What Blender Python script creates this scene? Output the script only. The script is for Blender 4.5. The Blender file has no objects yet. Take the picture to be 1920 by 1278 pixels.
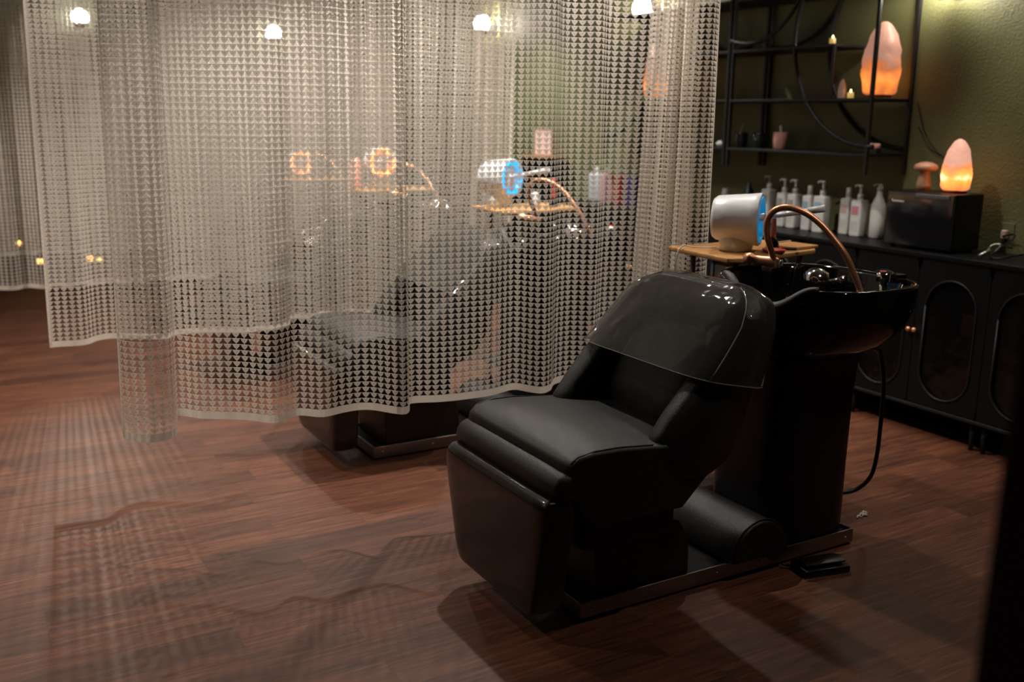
import bpy, bmesh, math, random
import numpy as np
from mathutils import Vector, Matrix, noise

S = bpy.context.scene
COL = S.collection
PI = math.pi
random.seed(7)

# ------------------------------------------------------------------ camera
H_EYE = 1.45
YAW, PITCH, ROLL = math.radians(59.76), math.radians(12.74), math.radians(0.81)
f_ = Vector((math.cos(YAW) * math.cos(PITCH), math.sin(YAW) * math.cos(PITCH), -math.sin(PITCH)))
r_ = Vector((math.sin(YAW), -math.cos(YAW), 0)); u_ = r_.cross(f_)
r2 = r_ * math.cos(ROLL) + u_ * math.sin(ROLL); u2 = -r_ * math.sin(ROLL) + u_ * math.cos(ROLL)
cam_d = bpy.data.cameras.new('camera'); cam = bpy.data.objects.new('camera', cam_d); COL.objects.link(cam)
M = Matrix((r2, u2, -f_)).transposed().to_4x4(); M.translation = (0, 0, H_EYE); cam.matrix_world = M
cam_d.sensor_width = 36; cam_d.lens = 1840 / 1920 * 36; cam_d.clip_start = 0.05
cam_d.dof.use_dof = True; cam_d.dof.focus_distance = 3.15; cam_d.dof.aperture_fstop = 1.7
S.camera = cam

# ------------------------------------------------------------------ world, exposure
W = bpy.data.worlds.new('world'); S.world = W; W.use_nodes = True
W.node_tree.nodes['Background'].inputs[0].default_value = (0.75, 0.85, 1.0, 1)
W.node_tree.nodes['Background'].inputs[1].default_value = 0.02
S.view_settings.view_transform = 'Standard'; S.view_settings.look = 'None'
S.view_settings.gamma = 1; S.view_settings.exposure = 0.0; S.view_settings.use_curve_mapping = False
try:
    S.cycles.use_denoising = True; S.cycles.denoiser = 'OPENIMAGEDENOISE'
    S.cycles.denoising_input_passes = 'RGB_ALBEDO_NORMAL'
    S.cycles.max_bounces = 8; S.cycles.diffuse_bounces = 3; S.cycles.glossy_bounces = 4
    S.cycles.transmission_bounces = 6; S.cycles.transparent_max_bounces = 16
    S.cycles.caustics_reflective = False; S.cycles.caustics_refractive = False
    S.cycles.sample_clamp_indirect = 4.0
except Exception:
    pass

# ------------------------------------------------------------------ light levels (the lamps are built below with their fittings)
SCONCE = 120.0       # emission of each wall globe
DOWN = [  # recessed ceiling downlights: x, y, watts, colour, cone degrees
    (2.95, 3.35, 18, (1.0, 0.92, 0.84), 100),
    (3.95, 2.55, 14, (1.0, 0.92, 0.80), 66),
    (2.10, 3.85, 66, (1.0, 0.93, 0.85), 116),
    (1.90, 5.45, 56, (1.0, 0.94, 0.87), 116),
    (1.90, 7.05, 56, (1.0, 0.94, 0.87), 116),
    (-0.9, 3.4, 36, (1.0, 0.88, 0.76), 110),
    (-0.6, 5.6, 46, (1.0, 0.92, 0.83), 110),
    (3.55, 5.10, 42, (0.96, 0.98, 0.88), 100),
    (3.55, 6.90, 42, (0.96, 0.98, 0.88), 100),
    (2.75, 1.35, 12, (1.0, 0.88, 0.76), 105),
    (0.55, 4.00, 24, (1.0, 0.93, 0.85), 110),  # added light, keeps the nearest lace evenly bright towards its left end
]

# ------------------------------------------------------------------ helpers
def tag(o, label=None, cat=None, group=None, kind=None):
    for k, v in (('label', label), ('category', cat), ('group', group), ('kind', kind)):
        if v: o[k] = v
    return o

def empty(name, loc=(0, 0, 0), rz=0.0, label=None, cat=None, group=None):
    o = bpy.data.objects.new(name, None); COL.objects.link(o)
    o.location = loc; o.rotation_euler = (0, 0, rz); o.empty_display_size = 0.1
    return tag(o, label, cat, group)

class MB:
    """collects geometry for ONE mesh"""
    def __init__(s): s.v = []; s.f = []; s.sm = []
    def add(s, vs, fs, smooth=False):
        n = len(s.v); s.v += [tuple(v) for v in vs]; s.f += [tuple(i + n for i in f) for f in fs]; s.sm += [smooth] * len(fs)
        return s
    def box(s, x0, x1, y0, y1, z0, z1):
        return s.add([(x, y, z) for x in (x0, x1) for y in (y0, y1) for z in (z0, z1)],
                     [(0, 1, 3, 2), (4, 6, 7, 5), (0, 4, 5, 1), (2, 3, 7, 6), (0, 2, 6, 4), (1, 5, 7, 3)])
    def loft(s, rings, cap0=True, cap1=True, smooth=True, closed=True):
        n = len(rings[0]); vs = [p for r in rings for p in r]; fs = []
        for k in range(len(rings) - 1):
            for i in range(n if closed else n - 1):
                j = (i + 1) % n
                fs.append((k * n + i, k * n + j, (k + 1) * n + j, (k + 1) * n + i))
        s.add(vs, fs, smooth)
        b = len(s.v) - len(vs)
        if cap0: s.f.append(tuple(b + i for i in range(n))[::-1]); s.sm.append(False)
        if cap1: s.f.append(tuple(b + (len(rings) - 1) * n + i for i in range(n))); s.sm.append(False)
        return s
    def lathe(s, prof, n=28, c=(0, 0, 0), axis=(0, 0, 1), cap0=True, cap1=True, squash=1.0):
        R = Vector((0, 0, 1)).rotation_difference(Vector(axis)).to_matrix(); c = Vector(c)
        rings = [[c + R @ Vector((r * math.cos(2 * PI * i / n), squash * r * math.sin(2 * PI * i / n), z)) for i in range(n)] for r, z in prof]
        return s.loft(rings, cap0, cap1)
    def cyl(s, a, b, r, n=16, r2=None):
        a, b = Vector(a), Vector(b); d = b - a
        return s.lathe([(r, 0), (r if r2 is None else r2, d.length)], n, a, d.normalized())
    def tube(s, pts, r, n=10, cap=True):
        pts = [Vector(p) for p in pts]; rings = []
        t0 = (pts[1] - pts[0]).normalized(); up = t0.orthogonal().normalized()
        for i, p in enumerate(pts):
            t = (pts[min(i + 1, len(pts) - 1)] - pts[max(i - 1, 0)]).normalized()
            up = (up - t * up.dot(t)).normalized(); sd = t.cross(up)
            rr = r(i / (len(pts) - 1)) if callable(r) else r
            rings.append([p + rr * (math.cos(2 * PI * k / n) * up + math.sin(2 * PI * k / n) * sd) for k in range(n)])
        return s.loft(rings, cap, cap)
    def build(s, name, mat, parent=None, bevel=0.0, subsurf=0, seg=2, loc=None, solidify=0.0, fix=True):
        me = bpy.data.meshes.new(name); me.from_pydata(s.v, [], s.f)
        if fix:
            bm = bmesh.new(); bm.from_mesh(me); bmesh.ops.recalc_face_normals(bm, faces=bm.faces); bm.to_mesh(me); bm.free()
            if len(me.polygons) == len(s.sm): me.polygons.foreach_set('use_smooth', s.sm)
        me.materials.append(mat); me.update()
        o = bpy.data.objects.new(name, me); COL.objects.link(o)
        if parent is not None: o.parent = parent
        if loc is not None: o.location = loc
        if solidify:
            m = o.modifiers.new('solid', 'SOLIDIFY'); m.thickness = solidify; m.offset = 0
        if bevel:
            m = o.modifiers.new('bevel', 'BEVEL'); m.width = bevel; m.segments = seg; m.limit_method = 'ANGLE'; m.angle_limit = math.radians(35)
            me.polygons.foreach_set('use_smooth', [True] * len(me.polygons))
            w = o.modifiers.new('wn', 'WEIGHTED_NORMAL'); w.keep_sharp = True
        if subsurf:
            m = o.modifiers.new('sub', 'SUBSURF'); m.levels = subsurf; m.render_levels = subsurf
            me.polygons.foreach_set('use_smooth', [True] * len(me.polygons))
        return o

def struct(name, mb, mat, **k):
    o = mb.build(name, mat, **k); o['kind'] = 'structure'; return o

def copy_tree(o, parent=None):
    c = o.copy(); COL.objects.link(c); c.parent = parent
    if parent is not None: c.matrix_parent_inverse = o.matrix_parent_inverse.copy()
    for ch in list(o.children): copy_tree(ch, c)
    return c

def spline(pts, n):
    """Catmull-Rom through pts, n samples per span"""
    P = [Vector(p) for p in pts]; P = [2 * P[0] - P[1]] + P + [2 * P[-1] - P[-2]]; out = []
    for i in range(1, len(P) - 2):
        for k in range(n):
            t = k / n
            out.append(0.5 * ((2 * P[i]) + (P[i + 1] - P[i - 1]) * t + (2 * P[i - 1] - 5 * P[i] + 4 * P[i + 1] - P[i + 2]) * t * t
                              + (3 * P[i] - P[i - 1] - 3 * P[i + 1] + P[i + 2]) * t ** 3))
    out.append(P[-2]); return out

def sring(cx, cy, z, rx, ry, n=28, e=4.0):
    """superellipse ring"""
    out = []
    for i in range(n):
        a = 2 * PI * i / n; c, s = math.cos(a), math.sin(a)
        out.append((cx + rx * math.copysign(abs(c) ** (2 / e), c), cy + ry * math.copysign(abs(s) ** (2 / e), s), z))
    return out

# ------------------------------------------------------------------ materials
def mat(name, col, rough=0.5, metal=0.0, coat=0.0, spec=0.5, emit=None, es=0.0, bump=0.0, bscale=200.0, var=0.0, trans=0.0, alpha=1.0, sheen=0.0, vscale=6.0):
    m = bpy.data.materials.new(name); m.use_nodes = True; nt = m.node_tree; b = nt.nodes['Principled BSDF']
    b.inputs['Base Color'].default_value = (*col, 1); b.inputs['Roughness'].default_value = rough
    b.inputs['Metallic'].default_value = metal; b.inputs['Coat Weight'].default_value = coat; b.inputs['Coat Roughness'].default_value = 0.06
    b.inputs['Specular IOR Level'].default_value = spec; b.inputs['Transmission Weight'].default_value = trans
    b.inputs['Alpha'].default_value = alpha; b.inputs['Sheen Weight'].default_value = sheen
    if emit: b.inputs['Emission Color'].default_value = (*emit, 1); b.inputs['Emission Strength'].default_value = es
    tc = nt.nodes.new('ShaderNodeTexCoord')
    if bump:
        nz = nt.nodes.new('ShaderNodeTexNoise'); nz.inputs['Scale'].default_value = bscale; nz.inputs['Detail'].default_value = 3
        bp = nt.nodes.new('ShaderNodeBump'); bp.inputs['Strength'].default_value = bump; bp.inputs['Distance'].default_value = 0.01
        nt.links.new(tc.outputs['Object'], nz.inputs['Vector']); nt.links.new(nz.outputs['Fac'], bp.inputs['Height']); nt.links.new(bp.outputs['Normal'], b.inputs['Normal'])
        nt.links.new(bp.outputs['Normal'], b.inputs['Coat Normal'])
    if var:
        nz = nt.nodes.new('ShaderNodeTexNoise'); nz.inputs['Scale'].default_value = vscale; nz.inputs['Detail'].default_value = 4
        cr = nt.nodes.new('ShaderNodeMix'); cr.data_type = 'RGBA'
        cr.inputs['A'].default_value = (*[c * (1 - var) for c in col], 1); cr.inputs['B'].default_value = (*[min(1, c * (1 + var)) for c in col], 1)
        nt.links.new(tc.outputs['Object'], nz.inputs['Vector']); nt.links.new(nz.outputs['Fac'], cr.inputs['Factor']); nt.links.new(cr.outputs['Result'], b.inputs['Base Color'])
    return m

def node(nt, t, **k):
    n = nt.nodes.new(t)
    for a, v in k.items(): setattr(n, a, v)
    return n

def floor_mat():
    m = bpy.data.materials.new('wood_floor'); m.use_nodes = True; nt = m.node_tree; L = nt.links.new; b = nt.nodes['Principled BSDF']
    tc = node(nt, 'ShaderNodeTexCoord')
    mp = node(nt, 'ShaderNodeMapping'); mp.inputs['Location'].default_value = (0.63, 0.022, 0)
    L(tc.outputs['Object'], mp.inputs['Vector'])
    br = node(nt, 'ShaderNodeTexBrick'); br.offset = 0.37; br.offset_frequency = 3; br.squash = 0.8; br.squash_frequency = 5
    br.inputs['Scale'].default_value = 1; br.inputs['Brick Width'].default_value = 0.78; br.inputs['Row Height'].default_value = 0.127
    br.inputs['Mortar Size'].default_value = 0.0010; br.inputs['Mortar Smooth'].default_value = 0.2; br.inputs['Bias'].default_value = 0.0
    br.inputs['Color1'].default_value = (0, 0, 0, 1); br.inputs['Color2'].default_value = (1, 1, 1, 1); br.inputs['Mortar'].default_value = (0.5, 0.5, 0.5, 1)
    L(mp.outputs['Vector'], br.inputs['Vector'])
    # grain
    mg = node(nt, 'ShaderNodeMapping'); mg.inputs['Scale'].default_value = (1.6, 26, 1)
    L(tc.outputs['Object'], mg.inputs['Vector'])
    off = node(nt, 'ShaderNodeVectorMath', operation='ADD'); sc = node(nt, 'ShaderNodeVectorMath', operation='SCALE'); sc.inputs['Scale'].default_value = 9.0
    L(br.outputs['Color'], sc.inputs[0]); L(mg.outputs['Vector'], off.inputs[0]); L(sc.outputs['Vector'], off.inputs[1])
    nz = node(nt, 'ShaderNodeTexNoise'); nz.inputs['Scale'].default_value = 2.6; nz.inputs['Detail'].default_value = 7; nz.inputs['Roughness'].default_value = 0.62; nz.inputs['Distortion'].default_value = 0.9
    L(off.outputs['Vector'], nz.inputs['Vector'])
    c1 = node(nt, 'ShaderNodeValToRGB'); e = c1.color_ramp.elements
    e[0].position = 0.30; e[0].color = (0.038, 0.014, 0.009, 1); e[1].position = 0.72; e[1].color = (0.165, 0.064, 0.030, 1)
    e2 = c1.color_ramp.elements.new(0.5); e2.color = (0.095, 0.032, 0.016, 1)
    L(nz.outputs['Fac'], c1.inputs['Fac'])
    c2 = node(nt, 'ShaderNodeMapRange'); c2.inputs['To Min'].default_value = 0.68; c2.inputs['To Max'].default_value = 1.25
    L(br.outputs['Color'], c2.inputs['Value'])
    mu = node(nt, 'ShaderNodeVectorMath', operation='SCALE'); L(c1.outputs['Color'], mu.inputs[0]); L(c2.outputs['Result'], mu.inputs['Scale'])
    mx = node(nt, 'ShaderNodeMix', data_type='RGBA'); mx.inputs['B'].default_value = (0.03, 0.012, 0.008, 1)
    fm = node(nt, 'ShaderNodeMath', operation='MULTIPLY'); fm.inputs[1].default_value = 0.5
    L(br.outputs['Fac'], fm.inputs[0]); L(fm.outputs[0], mx.inputs['Factor']); L(mu.outputs['Vector'], mx.inputs['A']); L(mx.outputs['Result'], b.inputs['Base Color'])
    n2 = node(nt, 'ShaderNodeTexNoise'); n2.inputs['Scale'].default_value = 3.0; n2.inputs['Detail'].default_value = 5
    L(tc.outputs['Object'], n2.inputs['Vector'])
    rr = node(nt, 'ShaderNodeMapRange'); rr.inputs['To Min'].default_value = 0.36; rr.inputs['To Max'].default_value = 0.56; b.inputs['Specular IOR Level'].default_value = 0.35
    L(n2.outputs['Fac'], rr.inputs['Value']); L(rr.outputs['Result'], b.inputs['Roughness'])
    bp = node(nt, 'ShaderNodeBump'); bp.inputs['Strength'].default_value = 0.12; bp.inputs['Distance'].default_value = 0.004
    L(nz.outputs['Fac'], bp.inputs['Height']); L(bp.outputs['Normal'], b.inputs['Normal'])
    return m

def wall_mat(name, col):
    m = bpy.data.materials.new(name); m.use_nodes = True; nt = m.node_tree; L = nt.links.new; b = nt.nodes['Principled BSDF']
    tc = node(nt, 'ShaderNodeTexCoord'); nz = node(nt, 'ShaderNodeTexNoise'); nz.inputs['Scale'].default_value = 95; nz.inputs['Detail'].default_value = 3
    n2 = node(nt, 'ShaderNodeTexNoise'); n2.inputs['Scale'].default_value = 1.4
    L(tc.outputs['Object'], nz.inputs['Vector']); L(tc.outputs['Object'], n2.inputs['Vector'])
    bp = node(nt, 'ShaderNodeBump'); bp.inputs['Strength'].default_value = 0.55; bp.inputs['Distance'].default_value = 0.006
    L(nz.outputs['Fac'], bp.inputs['Height']); L(bp.outputs['Normal'], b.inputs['Normal'])
    mx = node(nt, 'ShaderNodeMix', data_type='RGBA'); mx.inputs['A'].default_value = (*[c * 0.9 for c in col], 1); mx.inputs['B'].default_value = (*[c * 1.1 for c in col], 1)
    L(n2.outputs['Fac'], mx.inputs['Factor']); L(mx.outputs['Result'], b.inputs['Base Color']); b.inputs['Roughness'].default_value = 0.62
    return m

def lace_mat(name='lace_yarn', ca=(0.58, 0.51, 0.43), cb=(0.86, 0.79, 0.69), sheer=0.0):
    m = bpy.data.materials.new(name); m.use_nodes = True; nt = m.node_tree; L = nt.links.new
    for n in list(nt.nodes): nt.nodes.remove(n)
    out = node(nt, 'ShaderNodeOutputMaterial'); d = node(nt, 'ShaderNodeBsdfDiffuse'); t = node(nt, 'ShaderNodeBsdfTranslucent'); mx = node(nt, 'ShaderNodeMixShader')
    tc = node(nt, 'ShaderNodeTexCoord'); nz = node(nt, 'ShaderNodeTexNoise'); nz.inputs['Scale'].default_value = 420; nz.inputs['Detail'].default_value = 2
    c = node(nt, 'ShaderNodeMix', data_type='RGBA'); c.inputs['A'].default_value = (*ca, 1); c.inputs['B'].default_value = (*cb, 1)
    L(tc.outputs['Object'], nz.inputs['Vector']); L(nz.outputs['Fac'], c.inputs['Factor']); L(c.outputs['Result'], d.inputs['Color']); L(c.outputs['Result'], t.inputs['Color'])
    mx.inputs[0].default_value = 0.42; L(d.outputs[0], mx.inputs[1]); L(t.outputs[0], mx.inputs[2])
    if sheer:
        tr = node(nt, 'ShaderNodeBsdfTransparent'); m2 = node(nt, 'ShaderNodeMixShader'); m2.inputs[0].default_value = sheer
        L(mx.outputs[0], m2.inputs[1]); L(tr.outputs[0], m2.inputs[2]); L(m2.outputs[0], out.inputs['Surface'])
    else: L(mx.outputs[0], out.inputs['Surface'])
    return m

def clear_mat(name, tint, milk=0.06, rough=0.04):
    m = bpy.data.materials.new(name); m.use_nodes = True; nt = m.node_tree; L = nt.links.new
    for n in list(nt.nodes): nt.nodes.remove(n)
    out = node(nt, 'ShaderNodeOutputMaterial'); tr = node(nt, 'ShaderNodeBsdfTransparent'); tr.inputs[0].default_value = (*tint, 1)
    g = node(nt, 'ShaderNodeBsdfGlossy'); g.inputs['Roughness'].default_value = rough; d = node(nt, 'ShaderNodeBsdfDiffuse'); d.inputs[0].default_value = (0.75, 0.72, 0.68, 1)
    fr = node(nt, 'ShaderNodeFresnel'); fr.inputs['IOR'].default_value = 1.5
    tc = node(nt, 'ShaderNodeTexCoord'); nz = node(nt, 'ShaderNodeTexNoise'); nz.inputs['Scale'].default_value = 9; nz.inputs['Detail'].default_value = 2
    bp = node(nt, 'ShaderNodeBump'); bp.inputs['Strength'].default_value = 0.5; bp.inputs['Distance'].default_value = 0.02
    L(tc.outputs['Object'], nz.inputs['Vector']); L(nz.outputs['Fac'], bp.inputs['Height']); L(bp.outputs['Normal'], g.inputs['Normal']); L(bp.outputs['Normal'], fr.inputs['Normal'])
    m1 = node(nt, 'ShaderNodeMixShader'); m1.inputs[0].default_value = milk; L(tr.outputs[0], m1.inputs[1]); L(d.outputs[0], m1.inputs[2])
    m2 = node(nt, 'ShaderNodeMixShader'); L(fr.outputs[0], m2.inputs[0]); L(m1.outputs[0], m2.inputs[1]); L(g.outputs[0], m2.inputs[2]); L(m2.outputs[0], out.inputs['Surface'])
    return m

def salt_mat(name, zc, strength, zspan, hot=(0.95, 0.33, 0.05)):
    """a lit salt crystal: it glows most around its bulb"""
    m = bpy.data.materials.new(name); m.use_nodes = True; nt = m.node_tree; L = nt.links.new; b = nt.nodes['Principled BSDF']
    b.inputs['Base Color'].default_value = (0.42, 0.22, 0.17, 1); b.inputs['Roughness'].default_value = 0.5
    tc = node(nt, 'ShaderNodeTexCoord'); sp = node(nt, 'ShaderNodeSeparateXYZ'); L(tc.outputs['Object'], sp.inputs[0])
    s = node(nt, 'ShaderNodeMath', operation='SUBTRACT'); s.inputs[1].default_value = zc; L(sp.outputs['Z'], s.inputs[0])
    a = node(nt, 'ShaderNodeMath', operation='ABSOLUTE'); L(s.outputs[0], a.inputs[0])
    nz = node(nt, 'ShaderNodeTexNoise'); nz.inputs['Scale'].default_value = 14; nz.inputs['Detail'].default_value = 4; L(tc.outputs['Object'], nz.inputs['Vector'])
    q = node(nt, 'ShaderNodeMath', operation='MULTIPLY_ADD'); q.inputs[1].default_value = zspan * 1.2; L(nz.outputs['Fac'], q.inputs[0]); L(a.outputs[0], q.inputs[2])
    mr = node(nt, 'ShaderNodeMapRange'); mr.inputs['From Min'].default_value = zspan * 0.3; mr.inputs['From Max'].default_value = zspan * 1.35
    mr.inputs['To Min'].default_value = 0; mr.inputs['To Max'].default_value = 1; L(q.outputs[0], mr.inputs['Value'])
    cr = node(nt, 'ShaderNodeValToRGB'); e = cr.color_ramp.elements
    e[0].position = 0; e[0].color = (*hot, 1); e[1].position = 1; e[1].color = (0.26, 0.13, 0.09, 1)
    for p, c in ((0.38, (0.80, 0.22, 0.03, 1)), (0.74, (0.45, 0.11, 0.03, 1))):
        k = cr.color_ramp.elements.new(p); k.color = c
    L(mr.outputs['Result'], cr.inputs['Fac']); L(cr.outputs['Color'], b.inputs['Emission Color']); b.inputs['Emission Strength'].default_value = strength
    n3 = node(nt, 'ShaderNodeBump'); n3.inputs['Strength'].default_value = 0.6; n3.inputs['Distance'].default_value = 0.02
    L(nz.outputs['Fac'], n3.inputs['Height']); L(n3.outputs['Normal'], b.inputs['Normal'])
    return m

LEATHER = mat('black_leather', (0.010, 0.0095, 0.009), 0.42, bump=0.25, bscale=420, var=0.25)
LEATHER2 = mat('black_leather_piping', (0.012, 0.012, 0.012), 0.4)
GLOSSCOVER = mat('plastic_covered_leather', (0.010, 0.0085, 0.0075), 0.30, spec=0.2, coat=0.55, bump=0.10, bscale=16)
BLACKPL = mat('black_plastic', (0.006, 0.006, 0.0065), 0.35, spec=0.25)
BLACKMT = mat('black_matte', (0.013, 0.013, 0.014), 0.6)
CERAM = mat('black_ceramic', (0.003, 0.003, 0.0035), 0.05, spec=0.4, coat=0.0)
STEEL = mat('brushed_steel', (0.36, 0.34, 0.32), 0.32, metal=1.0, bump=0.05, bscale=60)
CHROME = mat('chrome', (0.8, 0.8, 0.8), 0.08, metal=1.0)
COPPER = mat('copper', (0.80, 0.38, 0.21), 0.36, metal=0.75, bump=0.04, bscale=40)
WHITEPL = mat('white_plastic', (0.72, 0.73, 0.74), 0.32, coat=0.3)
WOOD = mat('honey_wood', (0.52, 0.26, 0.09), 0.4, var=0.35, vscale=14, coat=0.2)
GREYMT = mat('grey_metal', (0.16, 0.16, 0.16), 0.4, metal=0.6)
RED = mat('red_plastic', (0.45, 0.03, 0.02), 0.35)
REDBR = mat('red_brown_lacquer', (0.30, 0.07, 0.04), 0.3, coat=0.4)
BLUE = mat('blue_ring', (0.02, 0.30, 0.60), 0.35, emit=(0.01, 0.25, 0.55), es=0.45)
BLUELED = mat('lit_blue_ring', (0.02, 0.25, 0.45), 0.35, emit=(0.0, 0.35, 0.85), es=1.6)
ORANGELED = mat('lit_orange_ring', (0.6, 0.25, 0.1), 0.35, emit=(1.0, 0.28, 0.08), es=4.0)
FRAME = mat('black_steel_tube', (0.010, 0.010, 0.011), 0.45, spec=0.3)
CABINET = mat('black_cabinet', (0.005, 0.005, 0.0055), 0.42, spec=0.15, bump=0.05, bscale=120)
LACE = lace_mat(); SHEER = lace_mat('sheer_lace_net', sheer=0.24); KNOT = lace_mat('lace_knot', (0.16, 0.13, 0.11), (0.30, 0.25, 0.21))
HEMCLOTH = lace_mat('cream_hem')
COVER = clear_mat('clear_vinyl', (0.93, 0.92, 0.90), 0.035)
GLASS = clear_mat('cabinet_glass', (0.55, 0.55, 0.55), 0.004, 0.12)

# ------------------------------------------------------------------ room shell
WX = 4.30
green = wall_mat('green_textured_paint', (0.145, 0.150, 0.060))
dark = wall_mat('dark_green_paint', (0.055, 0.065, 0.04))
struct('floor', MB().box(-3.2, WX + .1, -1.8, 10.1, -0.08, 0), floor_mat())
struct('ceiling', MB().box(-3.2, WX + .1, -1.8, 10.1, 2.80, 2.88), mat('dark_ceiling', (0.10, 0.10, 0.09), 0.8, bump=0.1))
struct('wall_back', MB().box(WX, WX + .1, -1.8, 10.1, 0, 2.8), green)
struct('wall_left', MB().box(-3.2, WX, 10.0, 10.1, 0, 2.8), dark)
struct('wall_front', MB().box(-3.3, -3.2, -1.8, 10.1, 0, 2.8), dark)
struct('wall_right', MB().box(-3.2, WX, -1.9, -1.8, 0, 2.8), dark)
struct('trim_1', MB().box(0.835, 0.95, 0.08, 0.522, 0, 2.8), mat('black_green_post', (0.006, 0.011, 0.009), 0.6), bevel=0.004)

# ------------------------------------------------------------------ lamps of the room, and added unseen lights
def sconce(x, y, z, wall, label):
    """wall='x': on the back wall facing -x; 'y': on the far wall facing -y. z is the globe centre"""
    t = empty('wall_sconce', (x, y, z), 0 if wall == 'x' else PI / 2, label, 'wall lamp', 'round globe wall lamps')
    brass = BLACKMT
    MB().lathe([(0.05, 0), (0.05, .012), (0.03, .02)], 24, (0, 0, -0.03), (-1, 0, 0)).build('back_plate', brass, t)
    MB().tube(spline([(-.01, 0, -.03), (-.05, 0, -.05), (-.10, 0, -.085), (-.12, 0, -.08)], 5), 0.007).build('arm', brass, t)
    MB().lathe([(0.012, -.095), (0.042, -.085), (0.062, -.055), (0.060, -.045)], 24, (-.12, 0, 0)).build('cup', brass, t)
    g = MB(); n = 10
    g.lathe([(0.070 * math.sin(PI * (k + .35) / (n + .7)), -0.070 * math.cos(PI * (k + .35) / (n + .7))) for k in range(n + 1)], 16, (-.12, 0, 0))
    g.build('globe', mat('lit_globe', (0.9, 0.9, 0.9), 0.4, emit=(1.0, 0.90, 0.78), es=SCONCE), t)
    return t
sconce(WX, 3.20, 2.12, 'x', 'globe wall lamp on the green wall above the microwave, right of the shelf')
sconce(WX, 5.50, 2.18, 'x', 'globe wall lamp glowing behind the right bunched end of the nearest curtain')
sconce(WX, 7.75, 2.24, 'x', 'bright globe wall lamp seen through the lace at the top centre of the picture')
sconce(3.00, 10.0, 2.24, 'y', 'globe wall lamp on the far wall, right of the two seen through the lace')
sconce(1.25, 10.0, 2.28, 'y', 'globe wall lamp on the far wall at the top left behind the curtains')

dlm = mat('downlight_trim', (0.6, 0.6, 0.6), 0.4)
names = ['recessed ceiling downlight above the first wooden tray', 'recessed ceiling downlight over the microwave', 'recessed ceiling downlight above the second washing chair',
         'recessed ceiling downlight above the third washing chair', 'recessed ceiling downlight above the fourth washing chair', 'recessed ceiling downlight over the open floor at the far left',
         'recessed ceiling downlight over the aisle left of the third curtain', 'recessed ceiling downlight before the green wall between the two wall shelves', 'recessed ceiling downlight before the green wall by the lit card', 'dim recessed ceiling downlight over the floor at the lower right', 'added unseen downlight behind the left end of the nearest curtain, evening the lace']
for (x, y, w, c, cone), nm in zip(DOWN, names):
    o = MB().lathe([(0.045, -.004), (0.065, -.004), (0.07, 0), (0.045, 0)], 24, cap0=False, cap1=False).build('ceiling_downlight', dlm, loc=(x, y, 2.80))
    tag(o, nm, 'ceiling light', 'recessed downlights')
    ld = bpy.data.lights.new('downlight_beam', 'SPOT'); ld.energy = w * 4; ld.color = c; ld.spot_size = math.radians(cone); ld.spot_blend = 0.6; ld.shadow_soft_size = 0.035
    l = bpy.data.objects.new('downlight_beam', ld); COL.objects.link(l); l.parent = o; l.location = (0, 0, -0.012)

SPOT = 270  # unseen spotlight added to throw streaks of light across the left floor
t = empty('added_spotlight', (0.95, 9.70, 2.80), 0, 'added unseen spotlight near the far wall that rakes light under the curtains', 'spotlight')
MB().cyl((0, 0, -.06), (0, 0, 0), .010, 10).build('stem', BLACKMT, t)
MB().lathe([(.045, 0), (.045, .10), (.040, .10), (.036, .03)], 24, (0, .05, -.07), (-.08, -.93, -.36), True, False).build('can', BLACKMT, t)
ld = bpy.data.lights.new('spot_beam', 'SPOT'); ld.energy = SPOT; ld.color = (1.0, 0.86, 0.72); ld.spot_size = math.radians(19); ld.spot_blend = 0.8; ld.shadow_soft_size = 0.02
l = bpy.data.objects.new('spot_beam', ld); COL.objects.link(l); l.parent = t; l.location = (-.01, -.06, -.11)
l.rotation_euler = (Vector((0.52, 3.55, 0.0)) - Vector((0.94, 9.64, 2.69))).to_track_quat('-Z', 'Y').to_euler()
# ------------------------------------------------------------------ lace curtains
def path_fn(pts):
    """dense polyline with arc length -> function s -> (x, y)"""
    P = np.array([tuple(p)[:2] for p in spline([(a, b, 0) for a, b in pts], 12)])
    d = np.r_[0, np.cumsum(np.hypot(*np.diff(P, axis=0).T))]
    return d[-1], lambda s: np.c_[np.interp(s, d, P[:, 0]), np.interp(s, d, P[:, 1])]

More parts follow.
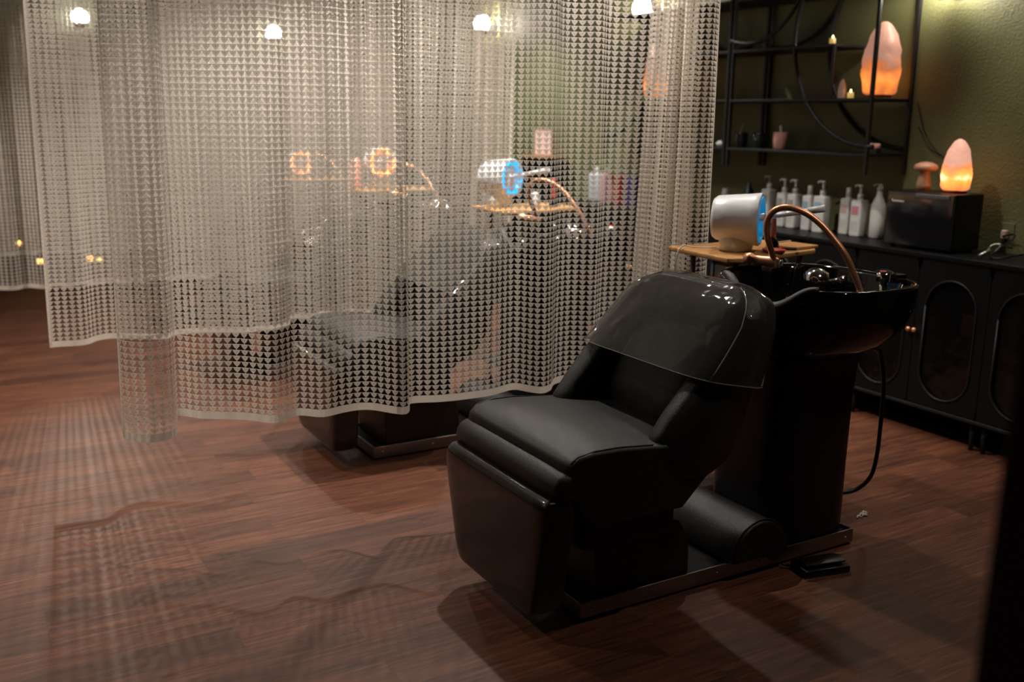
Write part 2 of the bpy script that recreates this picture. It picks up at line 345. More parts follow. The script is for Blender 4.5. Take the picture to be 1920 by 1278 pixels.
CW, CH = 0.0295, 0.0200
def lace_curtain(pts, z0, z1, label, top=0.55, ymean=None):
    Lh, fn = path_fn(pts); nc = int(Lh / CW); nr = int((z1 - z0) / CH)
    ymean = np.mean([p[1] for p in pts]) if ymean is None else ymean
    xs0, xs1 = pts[0][0], pts[-1][0]
    def place(S_, Z):
        xy = fn(S_ / nc * Lh); k = np.clip((Z - z0) / (z1 - z0), 0, 1)
        sl = 0.010 * np.sin(S_ * 0.9 + Z * 2.0) * k
        y = ymean + (xy[:, 1] - ymean) * (1 - (1 - top) * k) + sl
        x = xy[:, 0] + 0.085 * k * np.exp(-((xy[:, 0] - 2.42) / 0.15) ** 2) + 0.03 * k * np.exp(-((xy[:, 0] - xs0) / 0.4) ** 2)
        return np.c_[x, y, Z]
    root = empty('lace_curtain', (pts[0][0], pts[0][1], z0), 0, label, 'curtain', 'lace curtains between the washing chairs')
    org = np.array([pts[0][0], pts[0][1], z0])
    # template of one cell: columns of vertices (u, v), v measured from the thread line downward in cells
    UT = [-.5, -.36, -.035, .035, .36]
    tv = [(u, 0.0) for u in UT] + [(u, -0.09) for u in UT] + \
         [(-.41, -.27), (-.31, -.47), (-.20, -.67), (-.04, -.84), (.04, -.84), (.20, -.67), (.31, -.47), (.41, -.27)] + \
         [(0, -.26), (.062, -.36), (0, -.48), (-.062, -.36)]
    tv = np.array(tv); NV = len(tv)
    I, J = np.meshgrid(np.arange(nc + 1), np.arange(nr + 1), indexing='ij')      # column, row(thread line)
    I = I.ravel(); J = J.ravel()
    U = (I[:, None] + 0.5 + tv[None, :, 0]).ravel(); V = (J[:, None] + tv[None, :, 1]).ravel()
    co = place(np.clip(U, 0, nc), z0 + np.clip(V, 0, None) * CH) - org
    idx = lambda i, j, k: ((i * (nr + 1) + j) * NV + k)
    # faces: (local vertex, di, dj)
    F = [[(0, 0), (1, 0), (6, 0), (5, 0)], [(1, 0), (2, 0), (7, 0), (6, 0)], [(2, 0), (3, 0), (8, 0), (7, 0)], [(3, 0), (4, 0), (9, 0), (8, 0)],
         [(4, 0), (0, 1), (5, 1), (9, 0)],
         [(7, 0), (8, 0), (18, 0)], [(8, 0), (9, 0), (17, 0), (19, 0), (18, 0)], [(17, 0), (16, 0), (15, 0), (19, 0)], [(15, 0), (14, 0), (20, 0), (19, 0)],
         [(14, 0), (13, 0), (20, 0)], [(7, 0), (18, 0), (21, 0), (10, 0), (6, 0)], [(10, 0), (21, 0), (12, 0), (11, 0)], [(21, 0), (20, 0), (13, 0), (12, 0)],
         [(13, 0), (14, 0), (3, 2), (2, 2)], [(18, 0), (19, 0), (20, 0), (21, 0)]]
    FM = [0, 0, 0, 0, 0, 1, 1, 1, 1, 1, 1, 1, 1, 0, 2]
    ci, cj = np.meshgrid(np.arange(nc), np.arange(1, nr + 1), indexing='ij'); ci = ci.ravel(); cj = cj.ravel()
    loops = []; sizes = []; mats = np.concatenate([np.full(len(ci), k) for k in FM]).astype(np.int32)
    for f in F:
        cols = []
        for k, d in f:
            cols.append(idx(ci + (1 if d == 1 else 0), cj - (1 if d == 2 else 0), k))
        loops.append(np.stack(cols, 1)); sizes.append(len(f))
    tot = np.concatenate([np.full(len(l), s) for l, s in zip(loops, sizes)])
    lv = np.concatenate([l.ravel() for l in loops]).astype(np.int32)
    used = np.zeros(len(co), bool); used[lv] = True; remap = np.cumsum(used) - 1
    co = co[used]; lv = remap[lv].astype(np.int32)
    me = bpy.data.meshes.new('lace_panel'); me.vertices.add(len(co)); me.vertices.foreach_set('co', co.astype(np.float32).ravel())
    me.loops.add(len(lv)); me.loops.foreach_set('vertex_index', lv)
    me.polygons.add(len(tot)); st = np.r_[0, np.cumsum(tot)[:-1]].astype(np.int32)
    me.polygons.foreach_set('loop_start', st)
    me.update(calc_edges=True); me.materials.append(LACE); me.materials.append(SHEER); me.materials.append(KNOT); me.polygons.foreach_set('material_index', mats)
    o = bpy.data.objects.new('lace_panel', me); COL.objects.link(o); o.parent = root
    # hem and side bindings
    n = nc * 2
    s = np.linspace(0, nc, n + 1)
    def strip(name, rows, thick=0.0016):
        m = MB(); m.loft([[tuple(p) for p in r] for r in rows], False, False, closed=False)
        return m.build(name, HEMCLOTH, root, fix=False)
    strip('hem', [place(s, np.full(n + 1, z)) - org for z in (z0 - .024, z0 - .012, z0 + .003)])
    zz = np.linspace(z0 - .02, z1, 60)
    for a in (0.0, nc - .35):
        strip('side_binding', [place(np.full(60, a + d), zz) - org for d in (0, .35)])
    return root

z0 = 0.465
hem1 = [(0.434, 3.202), (0.457, 3.148), (0.513, 3.106), (0.575, 3.128), (0.604, 3.207), (0.639, 3.358), (0.704, 3.289), (0.82, 3.215), (0.898, 3.133),
        (0.95, 3.147), (1.003, 3.176), (1.069, 3.12), (1.147, 3.136), (1.208, 3.141), (1.253, 3.118), (1.299, 3.05), (1.332, 3.019), (1.365, 3.052),
        (1.404, 3.13), (1.502, 3.103), (1.579, 3.091), (1.702, 3.088), (1.773, 3.109), (1.834, 3.121), (1.869, 3.06), (1.9, 3.027), (1.952, 3.051),
        (2.012, 3.117), (2.088, 3.132), (2.16, 3.09), (2.24, 3.14), (2.33, 3.12), (2.395, 3.04), (2.41, 3.10), (2.425, 3.22), (2.455, 3.10), (2.475, 3.03),
        (2.50, 3.16), (2.525, 3.23), (2.55, 3.10), (2.575, 3.03), (2.60, 3.15), (2.63, 3.20), (2.66, 3.11), (2.70, 3.09), (2.765, 3.13)]
lace_curtain(hem1, z0, 2.72, 'nearest cream lace curtain hanging in front of the second chair', 0.7, 3.13)
def wavy(x0, x1, yc, amp, seed, nb=6):
    rnd = random.Random(seed); x = x0; out = []; s = 1
    while x < x1 - 0.28:
        out.append((x, yc + s * amp * rnd.uniform(.3, 1.0))); x += rnd.uniform(0.05, 0.11); s = -s
    for k in range(nb): out.append((x, yc + s * 0.08)); x += (x1 - x) / (nb - k + .3); s = -s
    out.append((x1, yc)); return out
hem2 = [(0.358, 4.649), (0.401, 4.651), (0.498, 4.638), (0.562, 4.703), (0.622, 4.723), (0.718, 4.675), (0.839, 4.603), (0.905, 4.672), (1.053, 4.652),
        (1.207, 4.576), (1.269, 4.591), (1.35, 4.578), (1.44, 4.66)] + wavy(1.50, 2.76, 4.78, 0.05, 3)
lace_curtain(hem2, 0.465, 2.72, 'second lace curtain, between the second and third chairs, its hem above the first hem', 0.6, 4.68)
lace_curtain(wavy(0.02, 2.78, 6.32, 0.045, 5), 0.465, 2.72, 'third lace curtain, between the third and fourth chairs, reaching the left picture edge', 0.6, 6.32)
lace_curtain(wavy(0.30, 2.78, 7.90, 0.06, 9), 0.465, 2.72, 'farthest lace curtain, beyond the fourth chair', 0.6, 7.90)
for y, w in ((3.13, 'nearest'), (4.68, 'second'), (6.28, 'third'), (7.90, 'farthest')):
    tag(MB().box(-0.1, WX - .35, y - .012, y + .012, 2.72, 2.80).build('curtain_track', BLACKMT, bevel=.002), 'black ceiling track carrying the %s lace curtain' % w, 'curtain track', 'ceiling curtain tracks')

# ------------------------------------------------------------------ washing chair with basin
OX, OY = 1.30, 2.37
def X(x): return x - OX
def Yc(y): return y - OY

def lerp(a, b, t): return a + (b - a) * t
def tab(z, T):
    for (a, va), (b, vb) in zip(T, T[1:]):
        if z <= b: return lerp(va, vb, max(0, (z - a) / (b - a)))
    return T[-1][1]
XF = [(.405, 1.82), (.42, 1.765), (.45, 1.72), (.50, 1.695), (.56, 1.70), (.62, 1.745), (.72, 1.838), (.80, 1.912), (.86, 1.965), (.91, 2.000), (.94, 2.035), (.955, 2.07)]
XR = [(.405, 1.90), (.42, 1.94), (.45, 1.98), (.50, 2.02), (.56, 2.045), (.72, 2.085), (.80, 2.108), (.86, 2.128), (.91, 2.140), (.94, 2.138), (.955, 2.115)]
HW = [(.405, .26), (.42, .29), (.45, .312), (.50, .32), (.72, .32), (.80, .312), (.86, .300), (.91, .280), (.94, .245), (.955, .20)]
def sstep(a, b, x):
    t = max(0, min(1, (x - a) / (b - a))); return t * t * (3 - 2 * t)
def back_ring(z):
    xf, xr, w = X(tab(z, XF)), X(tab(z, XR)), tab(z, HW)
    xm, hx = (xa_ := (xf + xr) / 2), (xr - xf) / 2; out = []
    D = max(0, (xr - .060) - xf)
    ys = [math.sin(t) for t in np.linspace(-PI / 2, PI / 2, 61)]
    rr = min(.055, hx * .95)
    def edge(y):   # how far front/back faces curl in near the side
        d = max(0, (abs(y) - (w - rr))) / rr; return hx * (1 - (1 - min(1, d) ** 2.2) ** .5) if d > 0 else 0
    front = []
    for yy in np.linspace(-1, 1, 121):
        y = w * (1.5 * yy - .5 * yy ** 3 if True else yy); y = max(-w, min(w, y))
        rr_, hw_, zt_ = .13, w - .060, .885          # centre line of the padded roll that frames the back
        qy, qz = abs(y) - (hw_ - rr_), z - (zt_ - rr_)
        sd = -(math.hypot(max(qy, 0), max(qz, 0)) + min(max(qy, qz), 0) - rr_)
        dr = 0.0
        if sd > 0:
            t = min(1, sd / .055); dr = .055 * (1 - math.sqrt(max(0, 1 - t * t)))
            if sd > .055: dr += (D - .055) * sstep(0, .03, sd - .055)
        front.append((xf + edge(y) + min(dr, D), y, z))
    back = [(xr - edge(w * yy) - .02 * yy * yy, w * yy, z) for yy in np.linspace(1, -1, 41)[1:-1]]
    return front + back

def make_unit(label):
    root = empty('shampoo_chair', (OX, OY, 0), 0, label, 'shampoo chair', 'black washing chairs with basins')
    # base frame
    m = MB()
    m.box(X(1.52), X(2.68), -.185, -.178, .008, .058); m.box(X(1.52), X(2.68), .178, .185, .008, .058)
    m.box(X(1.52), X(1.527), -.178, .178, .008, .058); m.box(X(2.673), X(2.68), -.178, .178, .008, .058)
    fr = m.build('base_frame', STEEL, root, bevel=.002)
    MB().box(X(1.527), X(2.673), -.178, .178, .0, .046).build('base_plate', BLACKPL, root)
    for xx in (1.56, 1.80, 2.05, 2.64):
        MB().lathe([(.0045, 0), (.004, .003), (.001, .004)], 10, (X(xx), -.185, .034), (0, -1, 0)).build('screw', CHROME, fr)
    # seat column and arched base cover
    prof = [(1.585, .046), (1.585, .20), (1.60, .235), (1.65, .262), (1.74, .272), (1.84, .262), (1.90, .235), (1.935, .19), (1.945, .12), (1.945, .046)]
    m = MB(); m.loft([[(X(x), y, z) for x, z in prof] for y in (-.165, -.155, .155, .165)], smooth=False)
    m.build('base_cover', LEATHER2, root, bevel=.006)
    MB().box(X(1.52), X(1.86), -.19, .19, .22, .40).build('seat_column', BLACKMT, root, bevel=.015)
    # leg rest, tapering to the bottom, vinyl covered
    rings = []
    for z, xa, xb, w in ((.075, 1.335, 1.42, .205), (.085, 1.318, 1.435, .225), (.14, 1.312, 1.437, .243), (.30, 1.308, 1.430, .280), (.40, 1.306, 1.425, .300),
                         (.435, 1.312, 1.420, .300), (.452, 1.330, 1.405, .288)):
        xm, hx = (xa + xb) / 2, (xb - xa) / 2; rings.append(sring(X(xm), 0, z, hx, w, 40, 9))
    MB().loft(rings).build('leg_rest', GLOSSCOVER, root, bevel=.012)
    # calf roll
    m = MB(); m.lathe([(.012, -.300), (.036, -.297), (.044, -.285), (.046, -.20), (.046, .20), (.044, .285), (.036, .297), (.012, .300)], 24, (X(1.392), 0, .475), (0, 1, 0))
    m.build('calf_roll', LEATHER, root)
    # seat cushion: side profile lofted across the width
    sp = [(1.425, .385), (1.395, .47), (1.385, .515), (1.392, .545), (1.415, .563), (1.46, .571), (1.55, .570), (1.70, .556), (1.85, .545), (1.93, .54), (1.90, .44), (1.80, .345), (1.50, .345)]
    m = MB(); rr = []
    for y, sx in ((-.300, .93), (-.294, .965), (-.280, .99), (-.25, 1.0), (-.12, 1.0), (.12, 1.0), (.25, 1.0), (.280, .99), (.294, .965), (.300, .93)):
        rr.append([(X(lerp(1.67, x, sx)), y, lerp(.46, z, sx) + (0.010 if abs(y) < .2 and z > .54 and x > 1.42 else 0)) for x, z in sp])
    m.loft(rr); m.build('seat_cushion', LEATHER, root, bevel=.010, seg=3)
    for s in (-1, 1):
        m = MB(); m.tube([(X(x), s * .288, z - .001) for x, z in ((1.402, .545), (1.425, .562), (1.48, .571), (1.55, .570), (1.68, .557))], .003, 6)
        m.build('seat_piping', LEATHER2, root)
    # bucket backrest
    m = MB(); Z = [.405, .41, .42, .435, .455, .48] + list(np.linspace(.50, .80, 16)) + list(np.linspace(.81, .90, 12)) + [.91, .92, .93, .938, .944, .949, .953, .955]
    m.loft([back_ring(z) for z in Z]); bk = m.build('backrest', LEATHER, root)
    # arched inner pad
    m = MB(); rings = []
    def padx(z): return X(tab(z, [(.45, 1.89), (.60, 1.915), (.73, 1.965), (.84, 2.01)]))
    for d, g in ((0.10, 1.0), (.0, 1.0), (-.02, .99), (-.04, .955), (-.056, .88), (-.066, .75), (-.072, .5), (-.074, .1)):
        ring = []
        for a in range(36):
            t = 2 * PI * a / 36; yy = .198 * g * math.copysign(abs(math.cos(t)) ** .75, math.cos(t)); s = math.sin(t)
            zz = .64 + (.205 if s > 0 else .15) * g * math.copysign(abs(s) ** .8, s)
            ring.append((padx(zz) + d, yy, zz))
        rings.append(ring)
    m.loft(rings, True, True); m.build('backrest_pad', LEATHER, root)
    MB().box(X(1.80), X(1.94), -.09, .09, .22, .44).build('backrest_bracket', BLACKMT, root, bevel=.01)
    # clear vinyl cover over the top of the backrest
    m = MB(); rings = []
    def cov(z, gx=.012, gy=.013):
        zz = min(z, .955); w = tab(zz, HW) + gy; xa, xb = X(tab(zz, XF)) - gx, X(tab(zz, XR)) + gx; return (xa, xb, w)
    zs = [.705, .74, .78, .82, .86, .89, .915, .935, .950, .962, .968]
    for k, z in enumerate(zs):
        xa, xb, w = cov(z); sh = 1.0 if z <= .95 else (.93 if z < .965 else .7)
        xm, hx = (xa + xb) / 2, (xb - xa) / 2 * sh; ring = []
        for (px, py, _) in sring(0, 0, 0, 1, 1, 64, 4.6):
            fl = .012 * math.sin(py * 5 + 1) * (1 - (z - .705) / .26)
            ring.append((xm + px * hx + (fl if px > .5 else 0), py * w * sh, z + (0.03 * (-px) * (1 - (z - .705) / .26) if z < .9 else 0)))
        rings.append(ring)
    m.loft(rings, False, True); cv = m.build('clear_cover', COVER, root); cv['label'] = 'clear plastic cover over the headrest'
    e = [Vector(p) for p in rings[0]]; m = MB(); m.tube(e + [e[0]], .0016, 5); m.build('cover_edge', clear_mat('vinyl_edge', (.7, .7, .68), .35) if 'vinyl_edge' not in bpy.data.materials else bpy.data.materials['vinyl_edge'], cv)
    for sgn in (-1, 1):
        m = MB(); kk = 43 if sgn < 0 else 21
        m.tube([rings[r][kk] for r in range(len(rings) - 1)], .0018, 6); m.build('welded_seam', bpy.data.materials['vinyl_edge'], cv)
    # half-round bolster lying across the base
    m = MB(); rings = []
    for y, g in ((-.212, .88), (-.209, .96), (-.199, 1.0), (.199, 1.0), (.209, .96), (.212, .88)):
        ring = [(X(2.215) + .120 * g * math.cos(a), y, .060 + .128 * g * math.sin(a)) for a in [PI * k / 18 for k in range(19)]]
        rings.append(ring)
    m.loft(rings); bo = m.build('bolster', LEATHER, root, bevel=.004)
    for y in (-.201, .201):
        m = MB(); m.tube([(X(2.215) + .1225 * math.cos(a), y, .060 + .1305 * math.sin(a)) for a in [PI * k / 18 for k in range(19)]], .003, 6); m.build('piping', LEATHER2, bo)
    q = MB().box(X(2.235), X(2.265), -.1885, -.185, .030, .044).build('maker_label', mat('white_label', (.6, .6, .58), .5), fr)
    q['label'] = 'small white label'
    # pedestal column
    rings = [sring(X(xc), 0, z, rx, ry, 44, 4.5) for z, xc, rx, ry in ((.052, 2.485, .188, .176), (.075, 2.485, .190, .178), (.30, 2.485, .184, .182), (.55, 2.487, .182, .185), (.69, 2.49, .190, .190), (.715, 2.49, .200, .20))]
    MB().loft(rings).build('pedestal', BLACKPL, root)
    # basin: outer skin, rim, inner bowl; rim dips at the neck rest on the -x side
    bx, by = X(2.59), 0.0
    def rim_z(px, py):
        k = max(0.0, -px) ** 6 * math.exp(-((py + .14) / .40) ** 4)
        return .935 - .088 * k
    n = 72
    def bring(z, rx, ry, cx=bx, e=2.7, rimk=0.0, inset=0):
        out = []
        for i in range(n):
            a = 2 * PI * i / n; c, s = math.cos(a), math.sin(a)
            px, py = math.copysign(abs(c) ** (2 / e), c), math.copysign(abs(s) ** (2 / e), s)
            zz = z + (rim_z(c, s) - .935) * rimk
            out.append((cx + rx * px, by + ry * py, zz))
        return out
    m = MB()
    m.loft([bring(.700, .185, .185, X(2.50)), bring(.708, .225, .215, X(2.515)), bring(.735, .252, .255, X(2.54)), bring(.78, .276, .290, X(2.565), rimk=.3), bring(.84, .288, .310, X(2.578), rimk=.7),
            bring(.925, .284, .318, rimk=1), bring(.935, .281, .315, rimk=1), bring(.935, .263, .296, rimk=1), bring(.92, .255, .288, rimk=1),
            bring(.86, .245, .268, rimk=.7), bring(.79, .205, .225, rimk=.2), bring(.765, .15, .165), bring(.758, .04, .04)], True, True)
    bs = m.build('basin', CERAM, root)
    # neck rest gel pad in the dip
    m = MB(); P = []
    for k in range(25):
        t = -1 + 2 * k / 24; a = PI + (0.10 + t * .62); c, s = math.cos(a), math.sin(a); e = 2.7
        px, py = math.copysign(abs(c) ** (2 / e), c), math.copysign(abs(s) ** (2 / e), s)
        P.append((bx + .273 * px - .004, by + .305 * py, rim_z(c, s) + .004))
    m.tube(P, lambda t: .010 + .014 * math.sin(PI * t), 12); m.build('neck_rest', LEATHER, bs)
    m = MB(); m.lathe([(.034, 0), (.032, .012), (.012, .016), (.0, .016)], 24, (bx + .02, 0, .762)); m.build('drain', CHROME, bs)
    # domed chrome strainer and mixer tap on the back deck
    m = MB(); m.lathe([(.056, 0), (.054, .014), (.043, .035), (.022, .049), (.004, .053)], 24, (X(2.74), .135, .885)); m.build('chrome_dome', CHROME, bs)
    m = MB(); m.cyl((X(2.74), .135, .80), (X(2.74), .135, .888), .034, 20); m.cyl((X(2.775), .10, .885), (X(2.80), .05, .905), .013, 12); m.build('water_inlet', CHROME, bs)
    m = MB(); m.cyl((X(2.78), -.13, .83), (X(2.78), -.13, .925), .013, 18); m.cyl((X(2.78), -.13, .925), (X(2.78), -.13, .955), .026, 18); m.box(X(2.775), X(2.825), -.185, -.145, .925, .953)
    tp = m.build('mixer_tap', CHROME, bs)
    MB().cyl((X(2.775), -.128, .9555), (X(2.775), -.128, .960), .011, 14).build('hot_dot', RED, tp)
    # copper hose: from the deck, in an arch, down to the hand spray lying over the rim
    K = [(2.668, 2.238, .88), (2.663, 2.24, .904), (2.635, 2.25, .964), (2.612, 2.27, 1.021), (2.592, 2.31, 1.073), (2.57, 2.35, 1.118), (2.537, 2.39, 1.153), (2.501, 2.43, 1.169), (2.475, 2.465, 1.16), (2.465, 2.49, 1.127), (2.472, 2.50, 1.08), (2.497, 2.505, 1.031), (2.52, 2.505, .985)]
    m = MB(); m.tube([(X(x), y - OY, z) for x, y, z in spline(K, 7)], .0108, 12); hs = m.build('spray_hose', COPPER, bs); hs['label'] = 'copper hose bent in an arch'
    m = MB(); m.cyl((X(2.66), 2.24 - OY, .84), (X(2.66), 2.24 - OY, .895), .013, 14); m.build('hose_collar', CHROME, hs)
    m = MB(); a = Vector((X(2.53), .115, .968)); b = Vector((X(2.475), .230, .978))
    d = (b - a); m.tube([a, a + d * .1, a + d * .22, a + d * .55, a + d * .75, a + d * .8, a + d * .86, b], lambda t: (.014, .020, .021, .017, .015, .020, .022, .017)[min(7, int(t * 7.01))], 16)
    m.tube([a + d * .72, a + d * .72 + Vector((-.006, .0, -.022))], .009, 10)
    hd = m.build('hand_spray', COPPER, bs); hd['label'] = 'copper hand spray on the rim'
    m = MB(); m.lathe([(.0155, 0), (.0155, .006), (.010, .008)], 16, a - d * .02, tuple(-d.normalized())); m.build('spray_face', CHROME, hd)
    m = MB(); cx, cy = X(2.505), .150
    m.box(cx - .002, cx + .026, cy - .022, cy + .022, .950, .954); m.box(cx - .002, cx + .002, cy - .022, cy + .022, .885, .954); m.box(cx - .002, cx + .014, cy - .022, cy + .022, .883, .887)
    m.build('spray_clip', CHROME, bs)
    # waste hose looping from the basin to the floor behind
    m = MB(); K = [(2.74, 2.22, .70), (2.80, 2.24, .66), (2.845, 2.25, .55), (2.85, 2.25, .38), (2.845, 2.25, .27), (2.82, 2.25, .20), (2.77, 2.27, .155), (2.70, 2.30, .145), (2.66, 2.31, .145)]
    m.tube([(X(x), y - OY, z) for x, y, z in spline(K, 6)], .0075, 10); m.build('drain_hose', BLACKPL, root)
    return root

unit1 = make_unit('nearest black washing chair with clear plastic cover over its headrest, in full view')
for k, lb in ((1, 'second washing chair, directly behind the nearest lace curtain'), (2, 'third washing chair, between the second and third lace curtains'),
              (3, 'farthest washing chair, beyond the third lace curtain')):
    c = copy_tree(unit1); c.location = (OX, OY + 1.592 * k, 0); c['label'] = lb

# foot pedal beside the nearest base
t = empty('foot_pedal', (2.41, 2.082, 0), math.radians(-12), 'black foot pedal with a steel edge on the floor beside the nearest chair', 'foot pedal')
MB().box(-.085, .085, -.045, .05, 0, .030).build('pedal_body', BLACKPL, t, bevel=.005)
m = MB(); m.loft([[(-.075, y, z), (.075, y, z), (.075, y, z + .005), (-.075, y, z + .005)] for y, z in ((-.03, .038), (.0, .046), (.045, .032))]); m.build('treadle', BLACKPL, t, bevel=.002)
MB().box(-.086, .086, -.052, -.044, .0, .010).build('steel_edge', CHROME, t, bevel=.002)
MB().tube(spline([(-.08, .03, .02), (-.095, .05, .012), (-.11, .06, .016)], 5), .004, 8).build('cable', BLACKPL, t)

# ------------------------------------------------------------------ rolling trolleys and hair steamers
def trolley(y0, label, x0=2.705, tz=.972):
    t = empty('salon_trolley', (x0, y0, 0), 0, label, 'trolley', 'trolleys with wooden tops')
    pts = [(-.235, .205), (-.265, -.17), (-.20, -.20), (.22, -.125), (.255, -.10), (.265, .19), (.23, .215)]
    m = MB(); m.loft([[(x, y, z) for x, y in pts] for z in (tz - .02, tz)], smooth=False); m.build('tray_top', WOOD, t, bevel=.006)
    for x in (-.16, .17):
        for y in (-.10, .14):
            MB().cyl((x, y, .075), (x, y, tz - .019), .011, 12).build('pole', GREYMT, t)
            c = MB(); c.lathe([(.022, -.012), (.026, -.008), (.026, .008), (.022, .012)], 18, (x + .008, y, .026), (0, 1, 0)); c.box(x - .010, x + .012, y - .016, y + .016, .045, .076); c.build('caster', BLACKPL, t)
    for z in (.16, .50): MB().box(-.19, .20, -.13, .17, z, z + .012).build('lower_shelf', BLACKMT, t, bevel=.003)
    MB().box(-.20, -.17, -.12, -.03, .84, .93).build('side_bracket', GREYMT, t, bevel=.004)
    MB().tube([(-.19, -.11, .90), (-.10, -.12, .89), (.12, -.10, .885)], .008, 8).build('towel_bar', GREYMT, t)
    return t
def steamer(loc, rz, label, ring, zc=.122):
    t = empty('hair_steamer', loc, rz, label, 'hair steamer', 'white hair steamers on the trolleys')
    MB().lathe([(.056, 0), (.061, .006), (.066, .03), (.062, zc - .065), (.050, zc - .045), (.03, zc - .03)], 32).build('foot', WHITEPL, t)
    m = MB(); m.lathe([(.055, .178), (.074, .174), (.084, .160), (.090, .10), (.096, .03), (.100, .002), (.096, -.004), (.086, .0), (.084, .04), (.080, .13), (.02, .14)], 40, (0, -.085, zc), (0, 1, 0)); m.build('drum', WHITEPL, t)
    m = MB(); m.lathe([(.0835, .045), (.0865, .004), (.0875, -.004), (.084, -.0075), (.074, -.006), (.070, .036)], 40, (0, -.085, zc), (0, 1, 0), False, False); m.build('front_ring', ring, t)
    m = MB(); m.lathe([(.069, .020), (.066, .012), (.030, .008), (.004, .007)], 32, (0, -.085, zc), (0, 1, 0)); m.build('inner_disc', WHITEPL, t)
    m = MB(); m.cyl((.0, -.10, zc + .01), (.0, -.255, zc + .040), .010, 14); m.cyl((.0, -.255, zc + .040), (.0, -.315, zc + .052), .013, 14); m.cyl((.0, -.10, zc + .01), (0, .05, zc - .01), .014, 14); m.build('nozzle_arm', WHITEPL, t)
    return t
for k in range(4):
    trolley((2.82, 4.45, 6.02, 7.60)[k], ['rolling trolley with a honey wood top right of the curtain end', 'rolling trolley behind the nearest lace curtain, beside the second basin',
                              'rolling trolley beside the third basin, behind two curtains', 'rolling trolley beside the farthest basin'][k], (2.705, 2.69, 2.575, 2.60)[k], (.972, 1.0, 1.0, .972)[k])
TZ = .972
STEAMER1 = steamer((2.615, 2.80, TZ), math.radians(38), 'white hair steamer drum with a blue inside, in the open right of the curtain', BLUE)
steamer((2.56, 4.55, 1.0), math.radians(24), 'white hair steamer with a lit blue ring, behind the nearest curtain', BLUELED, .150)
steamer((2.51, 6.07, 1.0), math.radians(-5), 'hair steamer with a full orange lit ring, third from the right', ORANGELED, .165)
steamer((2.49, 7.66, TZ), math.radians(-2), 'farthest hair steamer, small orange lit ring at the left', ORANGELED)
# things on the first tray
t = empty('styling_brush', (2.79, 2.785, TZ), 0, 'round brush standing on its black base with a red-brown handle, right of the steamer', 'brush')
MB().lathe([(.024, 0), (.026, .006), (.024, .022), (.019, .034), (.013, .042)], 24).build('brush_base', CERAM, t)
MB().lathe([(.010, .040), (.012, .055), (.011, .085), (.008, .12), (.010, .15), (.005, .157)], 18).build('handle', REDBR, t)
m = MB(); m.lathe([(.026, 0), (.040, .004), (.044, .013), (.042, .014), (.034, .006), (.01, .004)], 28)
tag(m.build('shallow_dish', RED, loc=(2.705, 2.69, TZ)), 'small shallow red dish at the near edge of the wooden tray', 'dish')
m = MB(); m.tube(spline([(-.05, 0, .004), (-.02, .012, .006), (.02, -.01, .006), (.055, .006, .004)], 6), .005, 8)
tag(m.build('black_comb', BLACKPL, loc=(2.80, 2.715, TZ)), 'thin black comb lying beside the red dish', 'comb')
t = empty('wooden_board', (2.885, 2.76, TZ), math.radians(8), 'flat wooden board with a pale edge lying on the tray beside the brush', 'board')
MB().box(-.05, .085, -.05, .08, 0, .012).build('board', WOOD, t, bevel=.003)
MB().box(-.05, .085, .08, .085, 0, .016).build('pale_edge', mat('pale_wood', (.62, .47, .32), .5), t)
m = MB(); m.tube(spline([(2.562, 2.85, TZ + .008), (2.50, 2.91, TZ + .006), (2.462, 2.93, TZ + .01), (2.437, 2.935, .93), (2.44, 2.93, .85), (2.45, 2.94, .70), (2.47, 2.95, .45), (2.52, 3.0, .20), (2.60, 3.02, .008), (2.8, 3.05, .006)], 6), .0028, 8)
tag(m.build('white_cable', mat('white_cord', (.66, .62, .55), .5)), 'thin white cable hanging from the wooden tray past the curtain end', 'cable')
# black hair net strands hanging in the basin
m = MB(); rnd = random.Random(4)
for k in range(16):
    a = rnd.uniform(-.03, .03); b = rnd.uniform(-.02, .02)
    m.tube(spline([(a * .3, b * .3, .085), (a * .9, b, .095 + rnd.uniform(-.008, .012)), (a * 1.3, b * 1.4, .06), (a * 1.4, b * 1.5, .02), (a * 1.1, b * 1.2, .0)], 4), .0017, 5)
tag(m.build('hair_whisk', BLACKPL, loc=(2.615, 2.49, .856)), 'black looped whisk brush standing inside the nearest basin', 'brush')
# second station small things seen through the lace
def lathe_thing(name, prof, material, loc, label, cat, group=None, n=24):
    return tag(MB().lathe(prof, n).build(name, material, loc=loc), label, cat, group)
PINK = mat('pink_ceramic', (.70, .36, .30), .45)
lathe_thing('glass_jar', [(.03, 0), (.034, .01), (.034, .05), (.026, .06), (.026, .075)], mat('pale_jar', (.6, .6, .6), .2, coat=.5), (2.74, 4.49, 1.0), 'pale round jar on the second tray beside the blue-ringed steamer', 'jar')
t = empty('styling_brush', (2.82, 4.42, 1.0), 0, 'red handled brush on the second tray, seen through the nearest curtain', 'brush')
MB().lathe([(.024, 0), (.026, .006), (.024, .022), (.013, .042)], 20).build('brush_base', CERAM, t)
MB().lathe([(.010, .040), (.012, .055), (.008, .12), (.010, .15)], 16).build('handle', RED, t)

